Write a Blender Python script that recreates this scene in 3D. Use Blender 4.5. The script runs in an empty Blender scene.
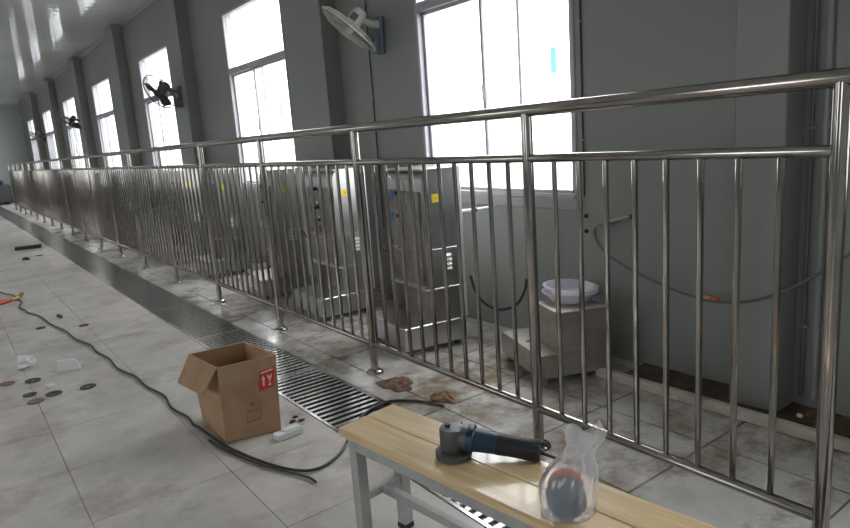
import bpy, bmesh, math, random
from mathutils import Vector, Matrix
random.seed(7)
S = bpy.context.scene
COL = S.collection
PI = math.pi

# ------------------------------------------------------------------ camera
cam = bpy.data.objects.new('camera', bpy.data.cameras.new('camera'))
COL.objects.link(cam)
RT = Vector((0.7967, -0.6003, -0.0702)); UP = Vector((0.1704, 0.1118, 0.979)); FW = Vector((0.5798, 0.792, -0.1914))
mw = Matrix((RT, UP, -FW)).transposed().to_4x4()
mw.translation = Vector((0, 0, 1.2273))
cam.matrix_world = mw
cam.data.sensor_width = 36.0
cam.data.lens = 647.8 / 850 * 36.0
cam.data.clip_start = 0.05
cam.data.clip_end = 200
S.camera = cam

# ------------------------------------------------------------------ world: white overcast daylight
wd = bpy.data.worlds.new('overcast'); S.world = wd; wd.use_nodes = True
bg = wd.node_tree.nodes['Background']
bg.inputs[0].default_value = (0.985, 0.99, 1.0, 1)
bg.inputs[1].default_value = 1.0
# overcast sky: three times as bright overhead as at the horizon
_n = wd.node_tree.nodes; _l = wd.node_tree.links
_tc = _n.new('ShaderNodeTexCoord'); _sx = _n.new('ShaderNodeSeparateXYZ'); _mr = _n.new('ShaderNodeMapRange')
_mr.inputs[1].default_value = 0.0; _mr.inputs[2].default_value = 1.0; _mr.inputs[3].default_value = 0.8; _mr.inputs[4].default_value = 2.4
_l.new(_tc.outputs['Generated'], _sx.inputs[0]); _l.new(_sx.outputs[2], _mr.inputs[0]); _l.new(_mr.outputs[0], bg.inputs[1])
S.view_settings.view_transform = 'Standard'
S.view_settings.look = 'None'
S.view_settings.gamma = 1.0
S.view_settings.use_curve_mapping = False
S.view_settings.exposure = 2.85

# room dimensions (metres; Y runs along the railing, X towards the window wall)
XW, XL, Y0, Y1, ZC = 2.75, -4.6, -2.5, 27.0, 3.31
SILL, HEAD = 0.845, 2.675
WIN = [(-1.30, 0.02), (2.315, 3.665), (5.675, 7.125), (9.20, 10.70), (12.82, 14.36), (16.41, 18.0), (20.13, 21.66), (23.86, 25.40)]
LWIN = [(-1.2, 0.1), (3.4, 4.7), (7.9, 9.2), (13.0, 14.3), (18.2, 19.5), (23.6, 24.9)]
for (xx, sgn, ws) in ((XW + 0.06, 1, WIN), (XL - 0.06, -1, LWIN)):
    for a, b in ws:                         # portals guide sampling of the daylight through each window
        L = bpy.data.lights.new('window_portal', 'AREA'); L.shape = 'RECTANGLE'
        L.size = HEAD - SILL; L.size_y = b - a
        L.cycles.is_portal = True
        o = bpy.data.objects.new('window_portal', L); COL.objects.link(o)
        o.location = (xx, (a + b) / 2, (SILL + HEAD) / 2)
        o.rotation_euler = (0, PI / 2 * sgn, 0)

# ------------------------------------------------------------------ materials
MATS = {}
def mat(name, col, rough=0.5, metal=0.0, noise=None, bump=None, spec=None, alpha=None, trans=None, coat=None):
    """noise=(colour2, scale, detail, lo, hi); bump=(scale, strength, (sx,sy,sz))"""
    if name in MATS: return MATS[name]
    m = bpy.data.materials.new(name); m.use_nodes = True; MATS[name] = m
    nt = m.node_tree; b = nt.nodes['Principled BSDF']
    c = tuple(col) + (1,)
    b.inputs['Base Color'].default_value = c
    b.inputs['Roughness'].default_value = rough
    b.inputs['Metallic'].default_value = metal
    if spec is not None: b.inputs['Specular IOR Level'].default_value = spec
    if coat is not None: b.inputs['Coat Weight'].default_value = coat; b.inputs['Coat Roughness'].default_value = 0.1
    if alpha is not None: b.inputs['Alpha'].default_value = alpha
    if noise:
        g = nt.nodes.new('ShaderNodeNewGeometry')
        n = nt.nodes.new('ShaderNodeTexNoise'); n.inputs['Scale'].default_value = noise[1]; n.inputs['Detail'].default_value = noise[2]
        r = nt.nodes.new('ShaderNodeMapRange'); r.inputs[1].default_value = noise[3]; r.inputs[2].default_value = noise[4]
        x = nt.nodes.new('ShaderNodeMix'); x.data_type = 'RGBA'
        x.inputs[6].default_value = c; x.inputs[7].default_value = tuple(noise[0]) + (1,)
        nt.links.new(g.outputs['Position'], n.inputs['Vector']); nt.links.new(n.outputs[0], r.inputs[0])
        nt.links.new(r.outputs[0], x.inputs[0]); nt.links.new(x.outputs[2], b.inputs['Base Color'])
    if bump:
        tc = nt.nodes.new('ShaderNodeTexCoord'); mp = nt.nodes.new('ShaderNodeMapping'); mp.inputs['Scale'].default_value = bump[2]
        n2 = nt.nodes.new('ShaderNodeTexNoise'); n2.inputs['Scale'].default_value = bump[0]; n2.inputs['Detail'].default_value = 3
        bp = nt.nodes.new('ShaderNodeBump'); bp.inputs['Strength'].default_value = bump[1]; bp.inputs['Distance'].default_value = 0.01
        nt.links.new(tc.outputs['Object'], mp.inputs['Vector']); nt.links.new(mp.outputs[0], n2.inputs['Vector'])
        nt.links.new(n2.outputs[0], bp.inputs['Height']); nt.links.new(bp.outputs[0], b.inputs['Normal'])
    return m

def ribbed(name, col, rough, axis, period, strength, spec=0.5, dirt=None):
    """painted sheet steel with fine pressed ribs"""
    m = mat(name, col, rough, spec=spec)
    nt = m.node_tree; b = nt.nodes['Principled BSDF']
    g = nt.nodes.new('ShaderNodeNewGeometry')
    w = nt.nodes.new('ShaderNodeTexWave'); w.wave_type = 'BANDS'; w.bands_direction = axis; w.wave_profile = 'SIN'
    w.inputs['Scale'].default_value = 2 * PI / period / 20.0
    n = nt.nodes.new('ShaderNodeTexNoise'); n.inputs['Scale'].default_value = 3.0
    ad = nt.nodes.new('ShaderNodeMath'); ad.operation = 'ADD'
    bp = nt.nodes.new('ShaderNodeBump'); bp.inputs['Strength'].default_value = strength; bp.inputs['Distance'].default_value = 0.004
    nt.links.new(g.outputs['Position'], w.inputs['Vector']); nt.links.new(g.outputs['Position'], n.inputs['Vector'])
    nt.links.new(w.outputs['Fac'], ad.inputs[0]); nt.links.new(n.outputs[0], ad.inputs[1])
    nt.links.new(ad.outputs[0], bp.inputs['Height']); nt.links.new(bp.outputs[0], b.inputs['Normal'])
    if dirt:
        n3 = nt.nodes.new('ShaderNodeTexNoise'); n3.inputs['Scale'].default_value = 1.3; n3.inputs['Detail'].default_value = 6
        x = nt.nodes.new('ShaderNodeMix'); x.data_type = 'RGBA'
        x.inputs[6].default_value = tuple(col) + (1,); x.inputs[7].default_value = tuple(dirt) + (1,)
        nt.links.new(g.outputs['Position'], n3.inputs['Vector']); nt.links.new(n3.outputs[0], x.inputs[0]); nt.links.new(x.outputs[2], b.inputs['Base Color'])
    return m

def floor_mat(name, base, dark, stain, stain_lo, stain_hi, r_lo, r_hi, joints=False, mud=()):
    m = mat(name, base, 0.4)
    nt = m.node_tree; b = nt.nodes['Principled BSDF']; N = nt.nodes.new; Lk = nt.links.new
    g = N('ShaderNodeNewGeometry')
    def nz(sc, det, lo, hi, rough=0.6):
        n = N('ShaderNodeTexNoise'); n.inputs['Scale'].default_value = sc; n.inputs['Detail'].default_value = det; n.inputs['Roughness'].default_value = rough
        r = N('ShaderNodeMapRange'); r.inputs[1].default_value = lo; r.inputs[2].default_value = hi
        Lk(g.outputs['Position'], n.inputs['Vector']); Lk(n.outputs[0], r.inputs[0]); return r.outputs[0]
    def mix(f, a, c):
        x = N('ShaderNodeMix'); x.data_type = 'RGBA'
        if hasattr(f, 'links'): Lk(f, x.inputs[0])
        if hasattr(a, 'links'): Lk(a, x.inputs[6])
        else: x.inputs[6].default_value = tuple(a) + (1,)
        if hasattr(c, 'links'): Lk(c, x.inputs[7])
        else: x.inputs[7].default_value = tuple(c) + (1,)
        return x.outputs[2]
    c = mix(nz(4.0, 8, 0.35, 0.7), base, dark)
    c = mix(nz(2.3, 9, stain_lo, stain_hi, 0.72), c, stain)
    c = mix(nz(22, 5, 0.62, 0.75), c, dark)
    for cx, cy, rx, ry, amt in mud:                 # muddy patches trodden round the drain and the machines
        mp = N('ShaderNodeMapping'); mp.inputs['Scale'].default_value = (1 / rx, 1 / ry, 1); mp.inputs['Location'].default_value = (-cx / rx, -cy / ry, 0)
        gr = N('ShaderNodeTexGradient'); gr.gradient_type = 'SPHERICAL'
        Lk(g.outputs['Position'], mp.inputs['Vector']); Lk(mp.outputs[0], gr.inputs[0])
        a1 = N('ShaderNodeMapRange'); a1.inputs[2].default_value = 0.5; Lk(gr.outputs['Fac'], a1.inputs[0])
        mu = N('ShaderNodeMath'); mu.operation = 'MULTIPLY'; Lk(a1.outputs[0], mu.inputs[0]); Lk(nz(6.5, 8, 0.42, 0.62, 0.7), mu.inputs[1])
        m2 = N('ShaderNodeMath'); m2.operation = 'MULTIPLY'; m2.inputs[1].default_value = amt; Lk(mu.outputs[0], m2.inputs[0])
        c = mix(m2.outputs[0], c, (0.20, 0.14, 0.085))
    if joints:
        br = N('ShaderNodeTexBrick'); br.offset = 0; br.inputs['Scale'].default_value = 1
        br.inputs['Mortar Size'].default_value = 0.006; br.inputs['Brick Width'].default_value = 0.5; br.inputs['Row Height'].default_value = 0.5
        mp = N('ShaderNodeMapping'); mp.inputs['Location'].default_value = (-0.23, -0.37, 0)
        Lk(g.outputs['Position'], mp.inputs['Vector']); Lk(mp.outputs[0], br.inputs['Vector'])
        c = mix(br.outputs['Fac'], c, (0.10, 0.09, 0.08))
    Lk(c, b.inputs['Base Color'])
    r = N('ShaderNodeMapRange'); r.inputs[3].default_value = r_lo; r.inputs[4].default_value = r_hi
    Lk(nz(1.7, 6, 0.38, 0.62), r.inputs[0]); Lk(r.outputs[0], b.inputs['Roughness'])
    n4 = N('ShaderNodeTexNoise'); n4.inputs['Scale'].default_value = 35; n4.inputs['Detail'].default_value = 4
    bp = N('ShaderNodeBump'); bp.inputs['Strength'].default_value = 0.12; bp.inputs['Distance'].default_value = 0.004
    Lk(g.outputs['Position'], n4.inputs['Vector']); Lk(n4.outputs[0], bp.inputs['Height']); Lk(bp.outputs[0], b.inputs['Normal'])
    return m

def wood_mat(name, a, c2):
    m = mat(name, a, 0.34, coat=0.7)
    nt = m.node_tree; b = nt.nodes['Principled BSDF']; N = nt.nodes.new; Lk = nt.links.new
    tc = N('ShaderNodeTexCoord'); oi = N('ShaderNodeObjectInfo')
    ad = N('ShaderNodeVectorMath'); ad.operation = 'ADD'
    mp = N('ShaderNodeMapping'); mp.inputs['Scale'].default_value = (22, 1.6, 22)
    n = N('ShaderNodeTexNoise'); n.inputs['Scale'].default_value = 2.0; n.inputs['Detail'].default_value = 6; n.inputs['Distortion'].default_value = 0.8
    r = N('ShaderNodeMapRange'); r.inputs[1].default_value = 0.38; r.inputs[2].default_value = 0.68
    x = N('ShaderNodeMix'); x.data_type = 'RGBA'; x.inputs[6].default_value = tuple(a) + (1,); x.inputs[7].default_value = tuple(c2) + (1,)
    Lk(tc.outputs['Object'], ad.inputs[0]); Lk(oi.outputs['Random'], ad.inputs[1]); Lk(ad.outputs[0], mp.inputs['Vector'])
    Lk(mp.outputs[0], n.inputs['Vector']); Lk(n.outputs[0], r.inputs[0]); Lk(r.outputs[0], x.inputs[0]); Lk(x.outputs[2], b.inputs['Base Color'])
    return m

def film_mat(name, tint, opac, gloss):
    m = bpy.data.materials.new(name); m.use_nodes = True; MATS[name] = m
    nt = m.node_tree; nt.nodes.clear(); N = nt.nodes.new; Lk = nt.links.new
    out = N('ShaderNodeOutputMaterial'); t = N('ShaderNodeBsdfTransparent'); t.inputs[0].default_value = (0.97, 0.98, 0.98, 1)
    d = N('ShaderNodeBsdfTranslucent'); d.inputs[0].default_value = tuple(tint) + (1,)
    d2 = N('ShaderNodeBsdfDiffuse'); d2.inputs[0].default_value = tuple(tint) + (1,)
    dm = N('ShaderNodeMixShader'); dm.inputs[0].default_value = 0.5
    gl = N('ShaderNodeBsdfGlossy'); gl.inputs['Roughness'].default_value = 0.12
    a = N('ShaderNodeMixShader'); a.inputs[0].default_value = opac
    f = N('ShaderNodeFresnel'); gm = N('ShaderNodeNewGeometry'); mr = N('ShaderNodeMapRange'); mr.inputs[3].default_value = 1.45; mr.inputs[4].default_value = 1 / 1.45
    Lk(gm.outputs['Backfacing'], mr.inputs[0]); Lk(mr.outputs[0], f.inputs[0])
    mu = N('ShaderNodeMath'); mu.operation = 'MULTIPLY'; mu.inputs[1].default_value = gloss
    e = N('ShaderNodeMixShader')
    Lk(d.outputs[0], dm.inputs[1]); Lk(d2.outputs[0], dm.inputs[2])
    Lk(t.outputs[0], a.inputs[1]); Lk(dm.outputs[0], a.inputs[2])
    Lk(f.outputs[0], mu.inputs[0]); Lk(mu.outputs[0], e.inputs[0]); Lk(a.outputs[0], e.inputs[1]); Lk(gl.outputs[0], e.inputs[2])
    Lk(e.outputs[0], out.inputs[0])
    return m

M_WALL = ribbed('painted_wall_panel', (0.265, 0.274, 0.262), 0.42, 'Y', 0.09, 0.10, dirt=(0.235, 0.246, 0.236))
M_ENDW = ribbed('painted_end_wall_panel', (0.56, 0.60, 0.62), 0.45, 'X', 0.09, 0.10)
M_CEIL = ribbed('glossy_ceiling_panel', (0.62, 0.64, 0.635), 0.03, 'Y', 0.24, 0.12, spec=0.8)
M_TRIM = mat('trim_metal', (0.30, 0.31, 0.30), 0.4)
M_FRAME = mat('window_aluminium', (0.42, 0.41, 0.45), 0.4)
M_GLASS = film_mat('window_glass', (0.9, 0.93, 0.95), 0.02, 1.0)
M_TILE_L = floor_mat('aisle_tile', (0.60, 0.565, 0.54), (0.44, 0.41, 0.385), (0.31, 0.275, 0.235), 0.50, 0.68, 0.30, 0.50)
M_TILE_R = floor_mat('work_strip_tile', (0.62, 0.605, 0.59), (0.42, 0.40, 0.37), (0.19, 0.135, 0.08), 0.49, 0.64, 0.05, 0.27, mud=((1.95, 2.3, 0.55, 0.75, 0.85), (1.75, 1.5, 0.3, 0.4, 0.7), (2.4, 1.3, 0.35, 0.5, 0.75), (2.0, 3.6, 0.5, 0.6, 0.7), (1.9, 4.9, 0.4, 0.6, 0.6)))
M_SLAB = floor_mat('far_floor', (0.60, 0.565, 0.54), (0.45, 0.42, 0.395), (0.31, 0.275, 0.235), 0.50, 0.68, 0.30, 0.50, joints=True)
M_GROUT = mat('dark_joint', (0.12, 0.105, 0.09), 0.9)
M_DIRT = mat('brown_dirt', (0.12, 0.085, 0.055), 0.9, noise=((0.055, 0.04, 0.03), 14, 5, 0.4, 0.65), bump=(60, 0.6, (1, 1, 1)))
M_STEEL = mat('polished_steel', (0.38, 0.355, 0.33), 0.14, 1.0, noise=((0.31, 0.285, 0.26), 9, 3, 0.4, 0.7))
M_STEELB = mat('brushed_steel', (0.60, 0.595, 0.60), 0.30, 1.0, noise=((0.50, 0.49, 0.48), 5, 4, 0.35, 0.7))
M_STEELF = mat('smeared_steel', (0.36, 0.345, 0.32), 0.42, 0.9, noise=((0.22, 0.195, 0.17), 9, 6, 0.4, 0.7))
M_STEELS = mat('dull_steel', (0.46, 0.43, 0.385), 0.42, 0.7, noise=((0.36, 0.325, 0.28), 7, 5, 0.4, 0.7))
M_GRATE = mat('grate_steel', (0.44, 0.44, 0.435), 0.20, 1.0)
M_CHAN = mat('wet_channel', (0.05, 0.052, 0.05), 0.25)
M_BLACK = mat('black_rubber', (0.012, 0.012, 0.013), 0.5)
M_CORD = mat('black_cord', (0.022, 0.022, 0.024), 0.5)
M_DARK = mat('dark_recess', (0.03, 0.028, 0.025), 0.8)
M_WHITE = mat('white_plastic', (0.72, 0.72, 0.71), 0.4)
M_FANW = mat('fan_plastic', (0.55, 0.55, 0.52), 0.4)
M_FANB = mat('fan_bracket_plastic', (0.16, 0.19, 0.24), 0.45)
M_FANWIRE = mat('fan_wire', (0.50, 0.49, 0.46), 0.35)
M_FANDK = mat('fan_backlit_and_plate_dark', (0.12, 0.115, 0.13), 0.45)  # backlit darkness of the far fans put into the colour; also rating plates
M_WOOD = wood_mat('pine_plank', (0.82, 0.63, 0.37), (0.66, 0.46, 0.24))
M_LEG = mat('grey_painted_tube', (0.42, 0.43, 0.42), 0.45, noise=((0.34, 0.34, 0.33), 12, 4, 0.45, 0.7))
M_CARD = mat('cardboard', (0.43, 0.27, 0.165), 0.85, noise=((0.35, 0.21, 0.125), 8, 5, 0.4, 0.65), bump=(40, 0.12, (1, 1, 1)))
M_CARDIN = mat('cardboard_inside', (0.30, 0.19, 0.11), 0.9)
M_CARDEDGE = mat('cardboard_edge', (0.42, 0.29, 0.18), 0.9)
M_TAPE = mat('packing_tape', (0.42, 0.30, 0.20), 0.25)
M_RED = mat('red_print', (0.62, 0.045, 0.04), 0.6)
M_PALE = mat('pale_print', (0.80, 0.62, 0.58), 0.7)
M_FADED = mat('faded_red_print', (0.30, 0.115, 0.06), 0.85)
M_YEL = mat('yellow_label', (0.80, 0.66, 0.02), 0.5)
M_YELD = mat('yellow_label_mark', (0.52, 0.40, 0.02), 0.5)
M_BLUE = mat('blue_label', (0.07, 0.20, 0.42), 0.5)
M_REDP = mat('red_plastic', (0.32, 0.035, 0.03), 0.45)
M_ORANGE = mat('orange_plastic', (0.62, 0.10, 0.03), 0.45)
M_BRASS = mat('brass', (0.62, 0.42, 0.16), 0.35, 0.8)
M_GRBLUE = mat('tool_blue', (0.010, 0.040, 0.085), 0.42)
M_GRGREY = mat('tool_grey_metal', (0.11, 0.115, 0.115), 0.45, 0.5)
M_GRBLK = mat('tool_black_grip', (0.012, 0.013, 0.016), 0.5)
M_FOAM = mat('white_foam', (0.72, 0.72, 0.73), 0.8)
M_DISC = mat('black_disc', (0.075, 0.068, 0.062), 0.8)
M_DISCR = mat('red_disc', (0.24, 0.15, 0.13), 0.8)
M_BASIN = film_mat('white_translucent_plastic', (0.90, 0.88, 0.94), 0.88, 0.8)
M_BAG = film_mat('clear_bag_film', (0.88, 0.88, 0.92), 0.31, 1.0)
M_DSLATE = mat('slate_blue_disc', (0.085, 0.13, 0.18), 0.7, noise=((0.045, 0.07, 0.10), 60, 3, 0.4, 0.6))
M_DORANGE = mat('orange_disc', (0.75, 0.17, 0.05), 0.6)
M_TEAL = film_mat('teal_sticker', (0.05, 0.85, 0.70), 0.75, 0.3)
M_TAN = mat('tan_pipe', (0.42, 0.40, 0.36), 0.5)
M_GREYHOSE = mat('grey_hose', (0.14, 0.14, 0.14), 0.5)
M_RAG = mat('brown_rag', (0.24, 0.14, 0.085), 0.95, noise=((0.12, 0.07, 0.045), 18, 5, 0.4, 0.65), bump=(50, 0.6, (1, 1, 1)))
M_SHEET = mat('dark_sheet', (0.06, 0.065, 0.07), 0.6)

# ------------------------------------------------------------------ mesh helper
class MB:
    def __init__(s): s.v = []; s.f = []
    def box(s, c, d, rz=0.0, bev=0.0):
        """box centred at c, size d, turned by rz; bev chamfers the twelve edges"""
        x, y, z = d[0] / 2, d[1] / 2, d[2] / 2
        bm = bmesh.new(); bmesh.ops.create_cube(bm, size=1)
        for v in bm.verts: v.co = Vector((v.co.x * 2 * x, v.co.y * 2 * y, v.co.z * 2 * z))
        if bev: bmesh.ops.bevel(bm, geom=list(bm.edges), offset=bev, segments=1, affect='EDGES')
        bm.verts.index_update(); n = len(s.v); R = Matrix.Rotation(rz, 3, 'Z')
        s.v += [tuple(R @ v.co + Vector(c)) for v in bm.verts]
        s.f += [tuple(n + v.index for v in f.verts) for f in bm.faces]; bm.free(); return s
    def b2(s, x0, x1, y0, y1, z0, z1, bev=0.0):
        return s.box(((x0 + x1) / 2, (y0 + y1) / 2, (z0 + z1) / 2), (x1 - x0, y1 - y0, z1 - z0), 0, bev)
    def cyl(s, a, b, r, n=12, r2=None, caps=True):
        a = Vector(a); b = Vector(b); d = (b - a).normalized()
        u = d.orthogonal().normalized(); w = d.cross(u); k = len(s.v); r2 = r if r2 is None else r2
        for p, q in ((a, r), (b, r2)):
            for i in range(n):
                t = 2 * PI * i / n; s.v.append(tuple(p + u * (q * math.cos(t)) + w * (q * math.sin(t))))
        for i in range(n):
            j = (i + 1) % n; s.f.append((k + i, k + j, k + n + j, k + n + i))
        if caps: s.f.append(tuple(k + i for i in reversed(range(n)))); s.f.append(tuple(k + n + i for i in range(n)))
        return s
    def tube(s, pts, r, n=8, caps=True, closed=False):
        P = [Vector(p) for p in pts]; k = len(s.v); m = len(P); u = None
        for i, p in enumerate(P):
            if closed: d = (P[(i + 1) % m] - P[i - 1]).normalized()
            else: d = (P[min(i + 1, m - 1)] - P[max(i - 1, 0)]).normalized()
            u = d.orthogonal().normalized() if u is None else (u - d * u.dot(d)).normalized()
            w = d.cross(u); rr = r[i] if isinstance(r, (list, tuple)) else r
            for q in range(n):
                t = 2 * PI * q / n; s.v.append(tuple(p + u * (rr * math.cos(t)) + w * (rr * math.sin(t))))
        for i in range(m if closed else m - 1):
            i2 = (i + 1) % m
            for q in range(n):
                q2 = (q + 1) % n; s.f.append((k + i * n + q, k + i * n + q2, k + i2 * n + q2, k + i2 * n + q))
        if caps and not closed:
            s.f.append(tuple(k + q for q in reversed(range(n)))); s.f.append(tuple(k + (m - 1) * n + q for q in range(n)))
        return s
    def lathe(s, prof, n=24, o=(0, 0, 0), caps=True):
        k = len(s.v); m = len(prof)
        for r, z in prof:
            for i in range(n):
                t = 2 * PI * i / n; s.v.append((o[0] + r * math.cos(t), o[1] + r * math.sin(t), o[2] + z))
        for j in range(m - 1):
            for i in range(n):
                i2 = (i + 1) % n; s.f.append((k + j * n + i, k + j * n + i2, k + (j + 1) * n + i2, k + (j + 1) * n + i))
        if caps: s.f.append(tuple(k + i for i in reversed(range(n)))); s.f.append(tuple(k + (m - 1) * n + i for i in range(n)))
        return s
    def prism(s, poly, ext, axis='Z', at=0.0):
        """polygon in the plane across `axis`, extruded by ext from `at`"""
        k = len(s.v); n = len(poly)
        for e in (at, at + ext):
            for a, b in poly:
                s.v.append({'Z': (a, b, e), 'Y': (a, e, b), 'X': (e, a, b)}[axis])
        s.f.append(tuple(k + i for i in reversed(range(n)))); s.f.append(tuple(k + n + i for i in range(n)))
        for i in range(n): j = (i + 1) % n; s.f.append((k + i, k + j, k + n + j, k + n + i))
        return s
    def hexa(s, p):
        """eight corners: four below, four above, both in the same turning order"""
        k = len(s.v); s.v += [tuple(q) for q in p]
        s.f += [tuple(k + i for i in f) for f in ((3, 2, 1, 0), (4, 5, 6, 7), (0, 1, 5, 4), (1, 2, 6, 5), (2, 3, 7, 6), (3, 0, 4, 7))]
        return s
    def xf(s, mtx, start=0):
        s.v[start:] = [tuple(mtx @ Vector(v)) for v in s.v[start:]]; return s
    def build(s, name, m, parent=None, angle=35, off=(0, 0, 0)):
        me = bpy.data.meshes.new(name)
        o3 = Vector(off)
        me.from_pydata([tuple(Vector(v) - o3) for v in s.v], [], s.f); me.update()
        bm = bmesh.new(); bm.from_mesh(me); bmesh.ops.recalc_face_normals(bm, faces=bm.faces); bm.to_mesh(me); bm.free()
        me.polygons.foreach_set('use_smooth', [True] * len(me.polygons)); me.set_sharp_from_angle(angle=math.radians(angle))
        me.materials.append(m)
        return link(name, me, parent, off if parent is None else (0, 0, 0))

def link(name, me, parent=None, loc=(0, 0, 0)):
    o = bpy.data.objects.new(name, me); COL.objects.link(o); o.parent = parent; o.location = loc; return o
def tag(o, label, cat, group=None):
    o['label'] = label; o['category'] = cat
    if group: o['group'] = group
    return o
def thing(name, label, cat, loc=(0, 0, 0), rz=0.0, group=None):
    o = bpy.data.objects.new(name, None); o.empty_display_size = 0.1; COL.objects.link(o)
    o.location = loc; o.rotation_euler = (0, 0, rz)
    return tag(o, label, cat, group)
def struct(name, mb=None, m=None):
    if mb is None:
        o = bpy.data.objects.new(name, None); COL.objects.link(o)
    else: o = mb.build(name, m)
    o['kind'] = 'structure'; return o
def copy_tree(o, parent=None):
    c = o.copy(); COL.objects.link(c); c.parent = parent
    for ch in list(o.children): copy_tree(ch, c)
    return c
def smooth_path(pts, k=6):
    P = [Vector(p) for p in pts]; out = []
    for i in range(len(P) - 1):
        p0 = P[max(i - 1, 0)]; p1 = P[i]; p2 = P[i + 1]; p3 = P[min(i + 2, len(P) - 1)]
        for j in range(k):
            t = j / k
            out.append(0.5 * ((2 * p1) + (p2 - p0) * t + (2 * p0 - 5 * p1 + 4 * p2 - p3) * t * t + (3 * p1 - p0 - 3 * p2 + p3) * t ** 3))
    out.append(P[-1]); return out

# ------------------------------------------------------------------ floor
floor = struct('floor', MB().b2(XL, XW, Y0, Y1, -0.12, -0.014), M_GROUT)
GX0, GX1 = 1.205, 1.54
TY = 14.37                                   # tiles are laid one by one up to here
MB().b2(XL, GX0, TY, Y1, -0.014, 0.0).build('far_slab', M_SLAB, floor)
MB().b2(GX1, XW, TY, Y1, -0.014, 0.0).build('far_slab', M_SLAB, floor)
MB().b2(XL, -1.77, Y0, TY, -0.014, 0.0).build('far_slab', M_SLAB, floor)
tile_cache = {}
def tile(x0, x1, y0, y1, m):
    g = 0.0010 if m is M_TILE_L else 0.0038
    key = (round(x1 - x0, 3), round(y1 - y0, 3), m.name)
    if key not in tile_cache:
        o = MB().box((0, 0, -0.007), (x1 - x0 - 2 * g, y1 - y0 - 2 * g, 0.014), 0, 0.0015).build('tile', m, floor)
        tile_cache[key] = o.data
    else: o = link('tile', tile_cache[key], floor)
    o.location = ((x0 + x1) / 2, (y0 + y1) / 2, random.uniform(-0.0012, 0.0))
    return o
y = -2.63
while y < TY - 0.01:
    for i in range(5): tile(-1.77 + 0.5 * i, -1.27 + 0.5 * i, max(y, Y0), y + 0.5, M_TILE_L)
    tile(0.73, GX0, max(y, Y0), y + 0.5, M_TILE_L)
    y += 0.5
y = -2.63 - 0.13
while y < TY - 0.01:
    a, b = max(y, Y0), min(y + 0.5, TY)
    for x0, x1 in ((GX1, 1.69), (1.69, 2.19), (2.19, 2.69)): tile(x0, x1, a, b, M_TILE_R)
    y += 0.5
MB().b2(2.69, XW, Y0, TY, -0.014, 0.0).build('edge_strip', M_TILE_R, floor)
# low kerb along the foot of the wall with dirt caught behind it
k = struct('trim_1', MB().b2(2.46, 2.496, -1.6, 1.99, 0.0, 0.045, 0.004), mat('kerb_stone', (0.60, 0.55, 0.48), 0.5, noise=((0.45, 0.40, 0.34), 12, 5, 0.4, 0.65)))
mb = MB(); N = 40
for i in range(N + 1):
    yy = -1.6 + 3.5 * i / N
    for x, z in ((2.496, 0.004), (2.54, 0.010 + random.random() * 0.006), (2.63, 0.007 + random.random() * 0.006), (2.745, 0.012 + random.random() * 0.006)):
        mb.v.append((x, yy, z))
for i in range(N):
    for j in range(3): q = i * 4 + j; mb.f.append((q, q + 1, q + 5, q + 4))
o = mb.build('dirt', M_DIRT); o['kind'] = 'stuff'; tag(o, 'brown dirt gathered between the low kerb and the wall', 'dirt')

for q, (a, b) in enumerate(((XW + 0.1, XW + 60), (XL - 60, XL - 0.1))):
    struct('ground_%s' % ('right', 'left')[q], MB().b2(a, b, -50, 80, -0.35, -0.25), mat('yard_concrete', (0.26, 0.26, 0.25), 0.9, noise=((0.20, 0.20, 0.19), 0.8, 4, 0.4, 0.6)))
# ------------------------------------------------------------------ window wall
def make_wall(name, x0, x1, wins, ya, yb, m):
    root = struct(name)
    edges = [ya]
    for a, b in wins: edges += [a, b]
    edges.append(yb)
    for i in range(0, len(edges) - 1):
        a, b = edges[i], edges[i + 1]
        if i % 2 == 0:                       # pier between windows, split in upright panels
            n = max(1, round((b - a) / 1.05))
            for q in range(n): MB().b2(x0, x1, a + (b - a) * q / n, a + (b - a) * (q + 1) / n, -0.1, ZC, 0.003).build('wall_panel', m, root)
        else:
            MB().b2(x0, x1, a, b, -0.1, SILL, 0.003).build('wall_panel', m, root)
            MB().b2(x0, x1, a, b, HEAD, ZC, 0.003).build('wall_panel', m, root)
    return root
wall_right = make_wall('wall_right', XW, XW + 0.1, WIN, Y0, Y1, M_WALL)
wall_left = make_wall('wall_left', XL - 0.1, XL, LWIN, Y0, Y1, M_WALL)
struct('wall_end', MB().b2(XL - 0.1, XW + 0.1, Y1, Y1 + 0.1, -0.1, ZC), M_ENDW)
struct('wall_back', MB().b2(XL - 0.1, XW + 0.1, Y0 - 0.1, Y0, -0.1, ZC), M_ENDW)
ceiling = struct('ceiling', MB().b2(XL - 0.1, XW + 0.1, Y0 - 0.1, Y1 + 0.1, ZC + 0.012, ZC + 0.1), M_DARK)
n = 30
for i in range(n):
    a = Y0 + (Y1 - Y0) * i / n; b = Y0 + (Y1 - Y0) * (i + 1) / n
    MB().b2(XL, XW, a, b, ZC - 0.001, ZC + 0.012, 0.004).build('ceiling_panel', M_CEIL, ceiling)
struct('trim_2', MB().prism([(XW, ZC), (XW, ZC - 0.05), (XW - 0.012, ZC - 0.05), (XW - 0.05, ZC - 0.010), (XW - 0.05, ZC)], Y1 - Y0, 'Y', Y0), M_TRIM)
# boxed columns standing proud of the wall
COLS = [(1.18, 1.38), (4.70, 4.98), (8.20, 8.50), (11.40, 11.72), (15.0, 15.32), (18.7, 19.02), (22.4, 22.72)]
for i, (a, b) in enumerate(COLS):
    r = struct('trim_%d' % (i + 3))
    MB().b2(2.60, XW, a, b, 0, ZC, 0.004).build('column_cladding', M_WALL, r)
    MB().b2(2.57, XW, a - 0.03, b + 0.03, ZC - 0.07, ZC - 0.001, 0.004).build('capping', M_TRIM, r)

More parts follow.
